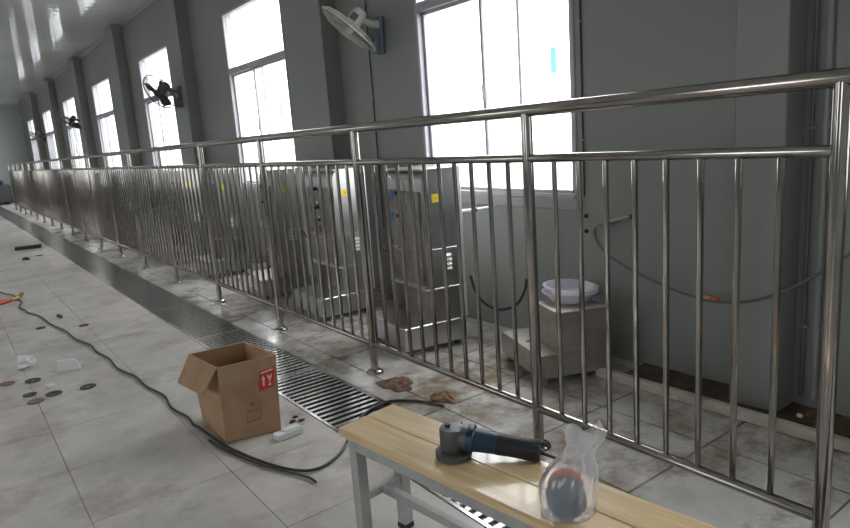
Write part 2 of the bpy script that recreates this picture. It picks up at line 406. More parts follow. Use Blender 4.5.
def make_window(idx, x, sgn, a, b):
    """sgn=+1: room lies at smaller x"""
    r = struct('window_%d' % idx)
    def bb(mb, d0, d1, y0, y1, z0, z1, bev=0.003):          # d measured from the inner wall face outwards
        xs = sorted((x + sgn * d0, x + sgn * d1)); mb.b2(xs[0], xs[1], y0, y1, z0, z1, bev); return mb
    f = MB()
    e = 0.024
    for y0, y1, z0, z1 in ((a, b, HEAD - e, HEAD), (a, b, SILL, SILL + e), (a, a + e, SILL, HEAD), (b - e, b, SILL, HEAD)):
        bb(f, -0.006, 0.06, y0, y1, z0, z1)
    f.build('frame', M_FRAME, r)
    bb(MB(), -0.006, 0.075, a + e, b - e, 2.045, 2.105).build('transom', M_FRAME, r)
    p = bb(MB(), 0.035, 0.040, a + e, b - e, 2.105, HEAD - e, 0).build('pane', M_GLASS, r)
    w = b - a
    for q, (y0, y1, d) in enumerate(((a + e, a + w * (0.54 if idx == 2 else 0.56), 0.008), (a + w * (0.315 if idx == 2 else 0.44), b - e, 0.034))):
        s = MB(); z0, z1, t = SILL + e, 2.045, 0.02
        for yy0, yy1, zz0, zz1 in ((y0, y1, z0, z0 + t), (y0, y1, z1 - t, z1), (y0, y0 + t, z0, z1), (y1 - t, y1, z0, z1)):
            bb(s, d, d + 0.022, yy0, yy1, zz0, zz1, 0.002)
        so = s.build('sash', M_FRAME, r)
        bb(MB(), d + 0.009, d + 0.013, y0 + t, y1 - t, z0 + t, z1 - t, 0).build('pane', M_GLASS, so)
        if q == 0:
            bb(MB(), d - 0.012, d, y1 - 0.018, y1 - 0.004, 1.42, 1.52, 0.003).build('latch', M_FRAME, so)
    bb(MB(), -0.016, 0.0, a - 0.03, b + 0.03, SILL - 0.06, SILL, 0.004).build('window_sill', M_TRIM, r)
    return r
for i, (a, b) in enumerate(WIN): make_window(i + 1, XW, 1, a, b)
for i, (a, b) in enumerate(LWIN): make_window(i + 1 + len(WIN), XL, -1, a, b)
for (yy, z, lab) in ((2.475, 1.52, 'small teal sticker on the glass of the window behind the white basin'), (5.93, 1.52, 'small teal sticker on the glass of the window beyond the white wall fan')):
    o = MB().b2(-0.0015, 0.0, -0.02, 0.02, 0.0, 0.135, 0).build('sticker', M_TEAL); o.location = (XW + 0.0165, yy, z)
    tag(o, lab, 'sticker', 'teal stickers on the window panes')

# ------------------------------------------------------------------ drain with grates
o = struct('trim_10', MB().b2(GX0 - 0.001, GX1 + 0.001, Y0, Y1, -0.0139, -0.0125), M_CHAN)
def grate(y0, y1, sep, label):
    r = thing('drain_grate', label, 'grate', ((GX0 + GX1) / 2, y0, 0), 0, 'grate panels in the floor drain')
    w = (GX1 - GX0) / 2; L = y1 - y0
    f = MB()
    for s in (-1, 1): f.b2(s * (w - 0.01) - 0.008, s * (w - 0.01) + 0.008, 0.003, L - 0.003, -0.012, 0.001, 0.001)
    f.b2(-w + 0.018, w - 0.018, 0.003, 0.018, -0.012, 0.001, 0.001); f.b2(-w + 0.018, w - 0.018, L - 0.018, L - 0.003, -0.012, 0.001, 0.001)
    f.build('frame', M_GRATE, r)
    n = round((L - 0.04) / 0.048); me = None; big = MB()
    for i in range(n):
        yy = 0.018 + (L - 0.036) * (i + 0.5) / n
        if sep:
            if me is None: o = MB().box((0, 0, -0.005), (2 * w - 0.038, 0.021, 0.011), 0, 0.002).build('bar', M_GRATE, r); me = o.data
            else: o = link('bar', me, r)
            o.location = (0, yy, 0)
        else: big.box((0, yy, -0.005), (2 * w - 0.038, 0.021, 0.011), 0, 0.002)
    if not sep: o = big.build('bar_set', M_GRATE, r); o['kind'] = 'stuff'
ys = [-0.2 + 1.13 * i for i in range(25)]
ORD = 'first second third fourth fifth sixth seventh eighth ninth tenth'.split()
names = {0: 'steel drain grate under the far end of the bench', 1: 'steel drain grate passing under the wooden bench', 2: 'steel drain grate reaching from the bench end to the cardboard carton', 3: 'first steel drain grate just past the cardboard carton along the railing'}
for i in range(24):
    grate(ys[i], min(ys[i + 1], Y1), i < 9, names.get(i, '%s steel drain grate past the cardboard carton along the railing' % ORD[i - 3] if i < 13 else 'steel drain grate far down the floor along the railing'))

# ------------------------------------------------------------------ railing
XR = 1.7215; ZT, ZM, ZB = 1.2956, 1.1269, 0.1628
YP = [1.6767 - 1.02] + [1.6767 + 1.2 * i for i in range(18)]
rail = thing('railing', 'long polished stainless steel railing with upright bars beside the drain', 'railing', (XR, YP[0], 0))
L = YP[-1] - YP[0]
MB().cyl((0, -0.10, ZT), (0, L + 0.02, ZT), 0.0225, 20).build('top_rail', M_STEEL, rail)
def rail_piece(name, z, r, n):
    cache = {}
    for i in range(len(YP) - 1):
        ln = round(YP[i + 1] - YP[i], 3)
        if ln not in cache: o = MB().cyl((0, 0, 0), (0, ln, 0), r, n, caps=False).build(name, M_STEEL, rail); cache[ln] = o.data
        else: o = link(name, cache[ln], rail)
        o.location = (0, YP[i] - YP[0], z)
rail_piece('mid_rail', ZM, 0.0155, 16)
rail_piece('bottom_rail', ZB, 0.0165, 16)
pm = None; fm = None
for i, yy in enumerate(YP):
    if pm is None:
        o = MB().cyl((0, 0, 0.0), (0, 0, ZT - 0.004), 0.0205, 20).build('post', M_STEEL, rail); pm = o.data
        fl = MB().lathe([(0.047, 0.0), (0.047, 0.006), (0.042, 0.014), (0.030, 0.020), (0.0215, 0.022)], 20).build('flange', M_STEEL, o); fm = fl.data
    else: o = link('post', pm, rail); link('flange', fm, o)
    o.location = (0, yy - YP[0], 0)
bmh = None
for i in range(len(YP) - 1):
    for q in range(8 if i == 0 else 11):
        yy = YP[1] - 0.124 - 0.109 * q if i == 0 else YP[i] + 0.106 + 0.1052 * q
        if bmh is None: o = MB().cyl((0, 0, ZB), (0, 0, ZM), 0.0095, 10, caps=False).build('baluster', M_STEEL, rail); bmh = o.data
        else: o = link('baluster', bmh, rail)
        o.location = (0, yy - YP[0], 0)

# ------------------------------------------------------------------ stainless machines between railing and wall
def make_machine():
    r = thing('steel_machine', 'x', 'machine', (0, 0, 0), 0, 'stainless steel machines in a row by the wall')
    base = MB().b2(0, 0.42, 0, 0.50, 0.035, 0.17, 0.004).build('base', M_STEELB, r)
    for x in (0.04, 0.38):
        for yy in (0.05, 0.45): MB().cyl((x, yy, 0), (x, yy, 0.036), 0.02, 10).build('foot', M_BLACK, r)
    # lower compartment, open to the aisle
    m = MB(); m.b2(0.19, 0.412, 0.0, 0.012, 0.17, 0.365, 0.001); m.b2(0.19, 0.412, 0.438, 0.45, 0.17, 0.365, 0.001); m.b2(0.40, 0.412, 0.012, 0.438, 0.17, 0.365, 0.001)
    m.build('lower_casing', M_STEELB, r)
    MB().b2(0.235, 0.245, 0.013, 0.437, 0.171, 0.364).build('recessed_panel', M_STEELF, r)
    # upper casing with a rounded upper front
    prof = [(0.412, 0.37), (0.412, 1.05), (0.27, 1.052)]
    for i in range(7):
        t = PI / 2 * i / 6; prof.append((0.235 - 0.062 * math.sin(t), 0.982 + 0.07 * math.cos(t)))
    prof += [(0.166, 0.7), (0.170, 0.37)]
    MB().prism(prof, 0.45, 'Y', 0).build('upper_casing', M_STEELB, r, 25)
    MB().b2(0.156, 0.170, 0.02, 0.43, 0.39, 0.93, 0.003).build('front_panel', M_STEELF, r)
    MB().b2(0.158, 0.412, -0.006, 0.456, 0.362, 0.371, 0.001).build('bottom_lip', M_STEELB, r)
    MB().b2(0.175, 0.412, -0.008, 0.458, 1.045, 1.056, 0.002).build('top_lid', M_STEELB, r)
    MB().b2(0.412, 0.432, -0.004, 0.454, 0.17, 1.06, 0.004).build('rear_panel', mat('pale_steel', (0.72, 0.72, 0.72), 0.4, 0.6), r)
    v = MB().b2(0.18, 0.405, -0.0035, 0.001, 0.395, 0.60, 0.001).build('vent_panel', M_STEELB, r)
    for i in range(4):
        MB().prism([(-0.0035, 0.474 + 0.026 * i), (-0.017, 0.474 + 0.026 * i), (-0.0035, 0.488 + 0.026 * i)], 0.06, 'X', 0.275).build('louvre', M_WHITE, v)
    yl = MB().b2(0.235, 0.283, -0.0012, 0.001, 0.865, 0.913).build('yellow_label', M_YEL, r)
    MB().prism([(0.262, 0.902), (0.250, 0.886), (0.258, 0.886), (0.254, 0.874), (0.268, 0.892), (0.260, 0.892)], 0.0004, 'Y', -0.0016).build('label_mark', M_YELD, yl)
    # controls on the aisle face
    for yy, z, w, h in ((0.345, 0.965 - 0.06, 0.036, 0.062), (0.35, 0.775, 0.036, 0.05)):
        MB().b2(0.1530, 0.157, yy - w / 2, yy + w / 2, z - h / 2, z + h / 2).build('blue_label', M_BLUE, r)
    for yy, z in ((0.235, 0.922), (0.232, 0.79)):
        kb = MB().cyl((0.157, yy, z), (0.128, yy, z - 0.003), 0.014, 12, 0.011).build('knob', M_BLACK, r)
        MB().cyl((0.157, yy, z + 0.035), (0.145, yy, z + 0.035), 0.009, 10).build('pilot_lamp', M_WHITE, kb)
    MB().cyl((0.157, 0.222, 0.70), (0.14, 0.222, 0.70), 0.011, 12).build('knob', M_BLACK, r)
    MB().cyl((0.157, 0.222, 0.715), (0.146, 0.222, 0.715), 0.008, 10).build('pilot_lamp', M_WHITE, r)
    for yy, z, h in ((0.225, 0.635, 0.05), (0.37, 0.62, 0.02)):
        MB().b2(0.148, 0.157, yy - 0.007, yy + 0.007, z - h / 2, z + h / 2, 0.002).build('red_switch', M_REDP, r)
    MB().tube([(0.157, 0.30, 0.60), (0.130, 0.30, 0.60), (0.130, 0.16, 0.575), (0.157, 0.16, 0.575)], 0.004, 8).build('grip', M_STEELB, r)
    MB().tube(smooth_path([(0.18, 0.40, 1.0), (0.14, 0.33, 1.02), (0.135, 0.26, 0.99), (0.14, 0.19, 1.01), (0.155, 0.16, 0.95), (0.157, 0.15, 0.86)]), 0.004, 6).build('hose', M_STEELB, r)
    MB().tube([(0.16, 0.56, 0.59), (0.14, 0.45, 0.555)], 0.006, 8).build('lever', M_BLACK, r)
    return r
mach = make_machine()
MY = [(1.965, 2.925, -7), (2.00, 3.98, -2), (1.98, 5.00, -12), (2.00, 6.36, -2), (2.00, 7.50, -2), (1.98, 8.5, -6), (2.0, 9.6, -9), (2.0, 10.7, -5), (2.0, 11.8, -9), (2.0, 12.9, -5)]
labs = ['stainless steel machine with yellow side label standing nearest the steel step box',
        'stainless steel machine with bright side standing second from the steel step box',
        'stainless steel machine standing third from the steel step box',
        'stainless steel machine standing fourth from the steel step box',
        'stainless steel machine standing fifth from the steel step box']
for i, (x, yy, a) in enumerate(MY):
    o = mach if i == 0 else copy_tree(mach)
    o.location = (x, yy, 0); o.rotation_euler = (0, 0, math.radians(a))
    o['label'] = labs[i] if i < len(labs) else 'stainless steel machine standing %s from the steel step box' % ORD[i]
# white stub of water pipe leaving the first machine
o = MB().tube([(2.418, 3.03, 0.775), (2.50, 2.985, 0.778), (2.55, 2.95, 0.78)], 0.010, 10).build('water_pipe', M_WHITE, None, off=(2.418, 3.03, 0.775))
MB().cyl((0.13, -0.078, 0.004), (0.15, -0.085, 0.006), 0.017, 12).build('pipe_end', M_GREYHOSE, o)
MB().tube([(0.14, -0.08, 0.005), (0.332, -0.08, 0.005)], 0.008, 8).build('wall_stub', M_WHITE, o)
tag(o, 'short white water pipe between the first steel machine and the wall', 'pipe')
o = MB().tube(smooth_path([(2.452, 2.90, 0.40), (2.475, 2.885, 0.30), (2.53, 2.87, 0.215), (2.56, 2.78, 0.185), (2.60, 2.68, 0.22), (2.62, 2.62, 0.31), (2.63, 2.61, 0.385)], 8), 0.0085, 8).build('black_hose', M_CORD, None, off=(2.452, 2.90, 0.40))
tag(o, 'black hose looping from the first steel machine beside the step box', 'hose')

# ------------------------------------------------------------------ steel step box with basin
RZ = math.radians(-21)
sb = thing('step_box', 'two level dull steel step box with a white basin on its upper level', 'step box', (2.165, 2.085, 0), RZ)
stp = MB().b2(0, 0.37, 0, 0.47, 0.035, 0.155, 0.003).build('lower_step', M_STEELS, sb)
MB().b2(0.045, 0.075, 0.23, 0.255, 0.1545, 0.1565).build('slot', M_BLACK, stp)
MB().b2(0.11, 0.37, 0.001, 0.25, 0.155, 0.35, 0.003).build('upper_block', M_STEELS, sb)
MB().b2(0.104, 0.376, -0.006, 0.256, 0.348, 0.358, 0.003).build('top_plate', M_STEELS, sb)
for x in (0.03, 0.34):
    for yy in (0.03, 0.44): MB().b2(x - 0.015, x + 0.015, yy - 0.015, yy + 0.015, 0, 0.036).build('foot', M_STEELS, sb)
bc = Vector((2.50, 2.175, 0.3585))
for i in range(2):
    z = 0.024 * i; q = 1.0 - 0.02 * i
    prof = [(0.0, 0.002), (0.098, 0.0), (0.108, 0.010), (0.122, 0.036), (0.126, 0.042), (0.142, 0.043), (0.144, 0.049), (0.126, 0.050), (0.116, 0.036), (0.102, 0.010), (0.092, 0.004), (0.0, 0.005)]
    b = MB().lathe([(max(r * q, 0.0005), zz) for r, zz in prof], 40, caps=False).build('plastic_basin', M_BASIN)
    b.location = bc + Vector((0.006 * i, 0.004 * i, z))
    if i: b.rotation_euler = (0.05, 0.03, 0)
    tag(b, ['white translucent plastic basin resting on the steel step box', 'white translucent plastic basin nested tilted inside another one'][i], 'basin', 'plastic basins on the step box')

# ------------------------------------------------------------------ wall fittings
hose = smooth_path([(2.70, 2.03, 0.74), (2.66, 2.12, 0.72), (2.655, 2.13, 0.665), (2.655, 2.06, 0.585), (2.655, 1.88, 0.505), (2.62, 1.60, 0.448), (2.575, 1.41, 0.452), (2.572, 1.25, 0.492), (2.60, 1.10, 0.575), (2.62, 0.96, 0.69), (2.66, 0.80, 0.86), (2.74, 0.70, 0.95)], 7)
o = MB().tube(hose, 0.0065, 8).build('wall_hose', M_GREYHOSE, None, off=(2.70, 2.03, 0.74))
off = Vector((2.70, 2.03, 0.74))
MB().tube([Vector(h) - off for h in ((2.605, 1.47, 0.452), (2.582, 1.425, 0.452))], 0.012, 10).build('hose_connector', M_ORANGE, o)
MB().tube([Vector(h) - off for h in ((2.62, 1.53, 0.4515), (2.604, 1.47, 0.452))], 0.010, 10).build('hose_ferrule', M_BRASS, o)
tag(o, 'thin grey hose with an orange connector sagging in front of the wall', 'hose')
o = MB().tube(smooth_path([(2.75, 1.985, 0.765), (2.72, 2.01, 0.76), (2.71, 2.09, 0.735), (2.70, 2.14, 0.715), (2.68, 2.15, 0.68), (2.665, 2.12, 0.65)], 6), 0.0085, 10).build('pipe_elbow', M_TAN, None, off=(2.75, 1.985, 0.765))
MB().cyl((-0.0, 0.0, 0.0), (-0.010, 0.0, 0.0), 0.012, 12).build('wall_flange', M_BLACK, o)
tag(o, 'tan bent pipe coming out of the wall above the grey hose', 'pipe')
for z, lab in ((0.754, 'upper of two small dark bolts in the wall below the window corner'), (0.672, 'lower of two small dark bolts in the wall below the window corner')):
    b = MB().cyl((0, 0, 0), (-0.008, 0, 0), 0.012, 6).cyl((-0.008, 0, 0), (-0.016, 0, 0), 0.006, 8).build('wall_bolt', M_BLACK); b.location = (XW, 2.262, z)
    tag(b, lab, 'bolt', 'bolts in the wall')
for yy, z0, z1, lab in ((4.258, 0.55, ZC - 0.08, 'dark cable running down the wall behind the white fan'), (2.267, 0.86, ZC - 0.08, 'dark cable running down beside the window above the two bolts')):
    c = MB().cyl((0, 0, 0), (0, 0, z1 - z0), 0.0042, 8).build('wall_cable', M_CORD); c.location = (XW - 0.008, yy, z0)
    for q in range(4): MB().box((0, 0, (q + 0.5) * (z1 - z0) / 4), (0.010, 0.016, 0.008)).build('cable_clip', M_TRIM, c)
    tag(c, lab, 'cable')
for yy, r, m, lab in ((1.145, 0.008, M_GREYHOSE, 'dark conduit running up the corner beside the boxed column'), (1.095, 0.012, M_TRIM, 'grey conduit running up beside the dark conduit and boxed column')):
    c = MB().cyl((0, 0, 0), (0, 0, ZC - 0.2), r, 10).build('conduit', m); c.location = (XW - 0.016, yy, 0.06)
    for q in range(4): MB().box((0.004, 0, 0.3 + q * 0.8), (0.022, 0.034, 0.012), 0, 0.002).build('conduit_clip', M_TRIM, c)
    tag(c, lab, 'conduit')
for (x, yy, z, s) in ((2.63, 1.10, 0.008, 0.013), (2.66, 1.07, 0.008, 0.024)):
    bm = bmesh.new(); bmesh.ops.create_icosphere(bm, subdivisions=2, radius=s)
    for v in bm.verts: v.co *= random.uniform(0.6, 1.15); v.co.z *= 0.7
    me = bpy.data.meshes.new('stone'); bm.to_mesh(me); bm.free(); me.materials.append(M_FOAM if s < 0.022 else M_RAG)
    o = link('rubble', me, None, (x, yy, z + s * 0.6)); tag(o, ['pale lump of rubble at the foot of the boxed column', 'brown lump of rubble at the foot of the boxed column'][s > 0.022], 'rubble')

# ------------------------------------------------------------------ wall fans
def make_fan(light, nvec, group):
    r = thing('wall_fan', 'x', 'fan', (0, 0, 0), 0, group)
    body, brk, wire = (M_FANW, M_FANB, M_FANWIRE) if light else (M_FANDK, M_FANDK, M_FANDK)  # dark set paints the far fans as silhouettes against the windows
    bk = MB().b2(-0.035, 0.0, -0.042, 0.042, -0.16, 0.10, 0.008).build('bracket', brk, r)
    MB().b2(-0.075, -0.034, -0.034, 0.034, -0.155, -0.04, 0.008).build('switch_box', brk, r)
    MB().b2(-0.078, -0.074, -0.02, 0.02, -0.145, -0.08, 0.001).build('dial_plate', body, r)
    n = Vector(nvec).normalized()
    J = Vector((-0.18, 0.045, 0.085))
    MB().tube([(-0.03, 0, 0.045), (-0.09, 0.01, 0.05), J], [0.03, 0.026, 0.022], 12).build('arm', body, r)
    H = J + n * 0.0
    z = n; x = z.orthogonal().normalized(); y = z.cross(x)
    T = Matrix((x, y, z)).transposed().to_4x4(); T.translation = J
    mo = MB().lathe([(0.030, -0.075), (0.047, -0.062), (0.055, -0.03), (0.055, 0.04), (0.045, 0.058)], 20).xf(T).build('motor', body, r)
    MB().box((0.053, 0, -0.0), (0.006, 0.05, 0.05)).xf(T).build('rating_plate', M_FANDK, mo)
    hub = MB().lathe([(0.035, 0.06), (0.036, 0.10), (0.025, 0.118)], 16).xf(T).build('hub', body, r)
    R = 0.225
    for q in range(3):
        b = MB(); k = 8
        for i in range(k + 1):
            t = i / k; rr = 0.034 + (R - 0.06) * t; wd2 = 0.55 * math.sin(PI * (0.18 + 0.72 * t)) ** 0.7
            for s in (-1, 1):
                a = q * 2 * PI / 3 + s * wd2; b.v.append((rr * math.cos(a), rr * math.sin(a), 0.088 + s * 0.016))
        for i in range(k): b.f.append((2 * i, 2 * i + 1, 2 * i + 3, 2 * i + 2))
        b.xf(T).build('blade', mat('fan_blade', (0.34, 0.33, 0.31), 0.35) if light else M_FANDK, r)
    g = MB()
    g.tube([(R * math.cos(t * 2 * PI / 40), R * math.sin(t * 2 * PI / 40), 0.085) for t in range(40)], 0.007, 6, closed=True)
    for rad, zz in ((0.07, 0.055), (0.15, 0.047), (0.205, 0.062), (0.07, 0.135), (0.15, 0.128), (0.205, 0.108)):
        g.tube([(rad * math.cos(t * 2 * PI / 28), rad * math.sin(t * 2 * PI / 28), zz) for t in range(28)], 0.0022, 4, closed=True)
    for i in range(44):
        a = 2 * PI * i / 44; c, s = math.cos(a), math.sin(a)
        g.tube([(R * c, R * s, 0.085), (0.205 * c, 0.205 * s, 0.062), (0.15 * c, 0.15 * s, 0.047), (0.05 * c, 0.05 * s, 0.057)], 0.0017, 4, caps=False)
        g.tube([(R * c, R * s, 0.085), (0.205 * c, 0.205 * s, 0.108), (0.15 * c, 0.15 * s, 0.128), (0.045 * c, 0.045 * s, 0.138)], 0.0017, 4, caps=False)
    gd = g.xf(T).build('guard', wire, r)
    MB().lathe([(0.048, 0.132), (0.050, 0.140), (0.02, 0.143)], 20).xf(T).build('guard_badge', body, gd)
    return r
for (x, yy, z, light, nv, lab) in (
    (XW, 4.08, 2.0, True, (-0.55, 0.373, -0.753), 'white wall fan with grey blue bracket above the steel machines'),
    (2.60, 8.40, 1.96, False, (-0.45, 0.75, -0.42), 'wall fan coloured dark as if backlit, first one beyond the white fan'),
    (XW, 15.85, 2.06, False, (-0.55, 0.35, -0.75), 'wall fan coloured dark as if backlit, second one beyond the white fan'),
    (XW, 21.9, 2.03, False, (-0.55, 0.30, -0.78), 'wall fan coloured dark as if backlit, farthest down the wall from the white fan')):
    f = make_fan(light, nv, 'wall fans between the windows'); f.location = (x, yy, z); f['label'] = lab

# ------------------------------------------------------------------ wooden bench
BR = math.radians(6.6)
bench = thing('bench', 'narrow bench with pine plank top and grey steel legs', 'bench', (0.936, 1.642, 0), BR)
BL = 1.55; BH = 0.40
for s in (-1, 1):
    x0, x1 = (-0.108, -0.0008) if s < 0 else (0.0008, 0.108)
    MB().b2(x0, x1, -BL, 0, BH - 0.026, BH, 0.0025).build('plank', M_WOOD, bench)
fr = MB()
for s in (-1, 1): fr.b2(s * 0.085 - 0.014, s * 0.085 + 0.014, -BL + 0.03, -0.03, BH - 0.062, BH - 0.0262, 0.002)
fr.b2(-0.071, 0.071, -0.062, -0.03, BH - 0.062, BH - 0.0262, 0.002); fr.b2(-0.071, 0.071, -BL + 0.03, -BL + 0.062, BH - 0.062, BH - 0.0262, 0.002)
fr.build('apron', M_LEG, bench)
for s in (-1, 1):
    for yy in (-0.05, -BL + 0.05):
        lg = MB().b2(s * 0.081 - 0.018, s * 0.081 + 0.018, yy - 0.018, yy + 0.018, 0.012, BH - 0.0622, 0.002).build('leg', M_LEG, bench)
        MB().b2(s * 0.081 - 0.02, s * 0.081 + 0.02, yy - 0.02, yy + 0.02, 0.0, 0.02, 0.003).build('foot_cap', M_BLACK, lg)
for yy in (-0.05, -BL + 0.05): MB().b2(-0.063, 0.063, yy - 0.012, yy + 0.012, 0.165, 0.19, 0.002).build('cross_stretcher', M_LEG, bench)
MB().b2(-0.012, 0.012, -BL + 0.062, -0.062, 0.165, 0.19, 0.002).build('long_stretcher', M_LEG, bench)

# ------------------------------------------------------------------ angle grinder on the bench
ga = math.atan2(-0.77, 0.64)
gr = thing('angle_grinder', 'blue and black angle grinder with grey gear head lying on the bench', 'power tool', (0.962, 1.247, BH), ga)
tilt = Matrix.Translation((0, 0, 0.060)) @ Matrix.Rotation(math.radians(8.5), 4, 'Y')
def barrel(secs, m, name, n=20):
    """secs: (x, half width, half height, z) along the body"""
    b = MB()
    for x, w, h, z in secs:
        for i in range(n):
            t = 2 * PI * i / n; c, s = math.cos(t), math.sin(t)
            b.v.append((x, w * math.copysign(abs(c) ** 0.8, c), z + h * math.copysign(abs(s) ** 0.8, s)))
    for j in range(len(secs) - 1):
        for i in range(n):
            i2 = (i + 1) % n; b.f.append((j * n + i, j * n + i2, (j + 1) * n + i2, (j + 1) * n + i))
    b.f.append(tuple(reversed(range(n)))); b.f.append(tuple((len(secs) - 1) * n + i for i in range(n)))
    return b.xf(tilt).build(name, m, gr)
barrel([(0.038, 0.035, 0.033, 0), (0.042, 0.037, 0.035, 0), (0.054, 0.037, 0.035, 0), (0.058, 0.034, 0.032, 0)], M_GRBLUE, 'collar')
barrel([(0.056, 0.031, 0.029, 0), (0.075, 0.030, 0.028, 0), (0.105, 0.028, 0.0265, 0), (0.118, 0.0275, 0.026, 0)], M_GRBLUE, 'motor_housing')
barrel([(0.117, 0.0285, 0.027, 0), (0.150, 0.0265, 0.0255, 0), (0.195, 0.027, 0.0265, 0), (0.222, 0.028, 0.0275, 0), (0.228, 0.024, 0.024, 0)], M_GRBLK, 'handle')
hd = MB().lathe([(0.022, 0.016), (0.031, 0.022), (0.034, 0.036), (0.034, 0.078), (0.031, 0.084), (0.012, 0.086)], 20).build('gear_head', M_GRGREY, gr)
barrel([(0.008, 0.026, 0.024, 0.002), (0.030, 0.033, 0.031, 0.001), (0.040, 0.034, 0.032, 0)], M_GRGREY, 'head_flange')
for s in (-1, 1): MB().cyl((0.02, s * 0.026, 0.080), (0.02, s * 0.026, 0.085), 0.004, 8).build('screw', M_GRGREY, hd)
MB().cyl((-0.012, 0, 0.084), (-0.012, 0, 0.092), 0.007, 10).build('spindle_button', M_GRBLK, hd)
MB().lathe([(0.046, 0.004), (0.048, 0.006), (0.048, 0.018), (0.041, 0.021), (0.02, 0.022)], 28).build('wheel_guard', M_GRGREY, gr)
MB().lathe([(0.012, 0.0008), (0.045, 0.0008), (0.045, 0.004), (0.012, 0.004)], 28).build('grinding_wheel', mat('wheel_grit', (0.14, 0.14, 0.14), 0.7), gr)
MB().tube(smooth_path([(0.226, 0, 0.022), (0.245, -0.002, 0.017), (0.275, -0.008, 0.010), (0.31, -0.01, 0.0045), (0.345, 0.02, 0.0045)], 6), 0.004, 8).build('power_lead', M_CORD, gr)

# ------------------------------------------------------------------ clear bag of discs on the bench
bagc = Vector((0.976, 0.873, BH))
vr = Vector((0.797, -0.60, 0)).normalized(); vf = Vector((0.60, 0.797, 0)).normalized()     # across / away as seen over the bench
b = MB(); n = 40; rnd = random.Random(3)
prof = [(0.0, 0.050, 0.036, 0.0), (0.004, 0.055, 0.042, 0.0), (0.03, 0.056, 0.043, 0.0), (0.06, 0.055, 0.041, 0.0), (0.085, 0.053, 0.037, 0.003), (0.105, 0.047, 0.030, 0.010), (0.122, 0.038, 0.021, 0.018), (0.136, 0.028, 0.014, 0.026), (0.150, 0.026, 0.012, 0.033), (0.165, 0.032, 0.014, 0.040), (0.182, 0.036, 0.012, 0.044), (0.196, 0.028, 0.006, 0.046)]
ph = [rnd.uniform(0, 6.28) for _ in range(4)]
for j, (z, a, d, sh) in enumerate(prof):
    z *= 1.02; a *= 1.07; d *= 1.05
    am = 0.025 + 0.13 * min(1, max(0, (z - 0.02) / 0.08))
    if j == 0: am = 0
    for i in range(n):
        t = 2 * PI * i / n
        w = 1 + am * (math.sin(5 * t + ph[0] + z * 12) + 0.6 * math.sin(9 * t + ph[1] - z * 25) + 0.4 * math.sin(14 * t + ph[2]))
        p = vr * (a * w * math.cos(t) + sh) + vf * (d * w * math.sin(t)); zz = z + (0.012 * math.sin(2 * t + 1) if j > 8 else 0)
        b.v.append((p.x, p.y, zz))
for j in range(len(prof) - 1):
    for i in range(n): i2 = (i + 1) % n; b.f.append((j * n + i, j * n + i2, (j + 1) * n + i2, (j + 1) * n + i))
b.f.append(tuple(reversed(range(n))))
bag = b.build('plastic_bag', M_BAG, None, 80); bag.location = bagc + Vector((0, 0, 0.0008))
h = MB(); 
for s, r0, dz in ((-1, 0.020, 0.0), (1, 0.016, 0.006)):
    P = []
    for i in range(13):
        t = PI * i / 12; p = vr * (0.012 + s * 0.012 + r0 * math.cos(t) * 1.1 + 0.012) + vf * (s * 0.01 - 0.012); P.append((p.x, p.y, 0.122 + dz + 0.05 * math.sin(t) - 0.012 * math.cos(t)))
    h.tube(P, 0.0028, 6)
h.build('bag_handle', M_BAG, bag, 80)
tag(bag, 'clear thin plastic bag holding slate blue and orange discs on the bench', 'bag')
def flap_disc(name, m, c, r, th, nrm, lab, grp):
    n3 = Vector(nrm).normalized(); x = n3.orthogonal().normalized(); y = n3.cross(x); T = Matrix((x, y, n3)).transposed().to_4x4()
    o = MB().lathe([(0.0005, -th / 2), (r, -th / 2), (r * 1.0, th / 2 - 0.003), (r * 0.96, th / 2), (r * 0.42, th / 2), (r * 0.36, th / 2 - 0.005), (0.0005, th / 2 - 0.005)], 32, caps=False).xf(T).build(name, m)
    o.location = c; tag(o, lab, 'disc', grp); return o
vt = (-vf * 0.92 + Vector((0, 0, 0.30)))
for i in range(2): flap_disc('sanding_disc', M_DSLATE, bagc + vf * (-0.016 + 0.011 * i) - vr * 0.004 + Vector((0, 0, 0.0435 + 0.003 * i)), 0.0425, 0.010, vt, ['slate blue sanding disc in front of the others inside the clear bag', 'slate blue sanding disc between two others inside the clear bag'][i], 'discs in the plastic bag')
flap_disc('sanding_disc', M_DORANGE, bagc + vf * 0.010 + vr * 0.0 + Vector((0, 0, 0.058)), 0.040, 0.010, vt, 'orange sanding disc at the back inside the clear bag', 'discs in the plastic bag')

# ------------------------------------------------------------------ cardboard carton
cb = thing('cardboard_carton', 'open worn brown cardboard carton with a red label on the floor', 'carton', (0.80, 2.626, 0))
B = [Vector(q) for q in ((0, 0, 0.002), (0.232, -0.05, 0.002), (0.250, 0.300, 0.002), (0.013, 0.345, 0.002))]
T = [Vector(q) for q in ((0.012, 0.022, 0.33), (0.263, -0.016, 0.335), (0.243, 0.300, 0.33), (-0.011, 0.334, 0.326))]
th = 0.005
ctr = sum(B, Vector()) / 4
def panel(name, p, inward, m):
    i = inward.normalized() * th
    o = MB().hexa([p[0], p[1], p[1] + i, p[0] + i, p[3], p[2], p[2] + i, p[3] + i]).build(name, m, cb); return o
for q in range(4):
    a, c = q, (q + 1) % 4
    inn = ctr - (B[a] + B[c]) / 2; inn.z = 0
    n_in = Vector((-(B[c] - B[a]).y, (B[c] - B[a]).x, 0)); n_in = n_in if n_in.dot(inn) > 0 else -n_in
    o = panel('side_panel', [B[a], B[c], T[c], T[a]], n_in, M_CARD)
    if q == 0: frontp = o
    panel('rim', [T[a] + Vector((0, 0, 0.0003)), T[c] + Vector((0, 0, 0.0003)), T[c] + Vector((0, 0, 0.003)), T[a] + Vector((0, 0, 0.003))], n_in, M_CARDEDGE)
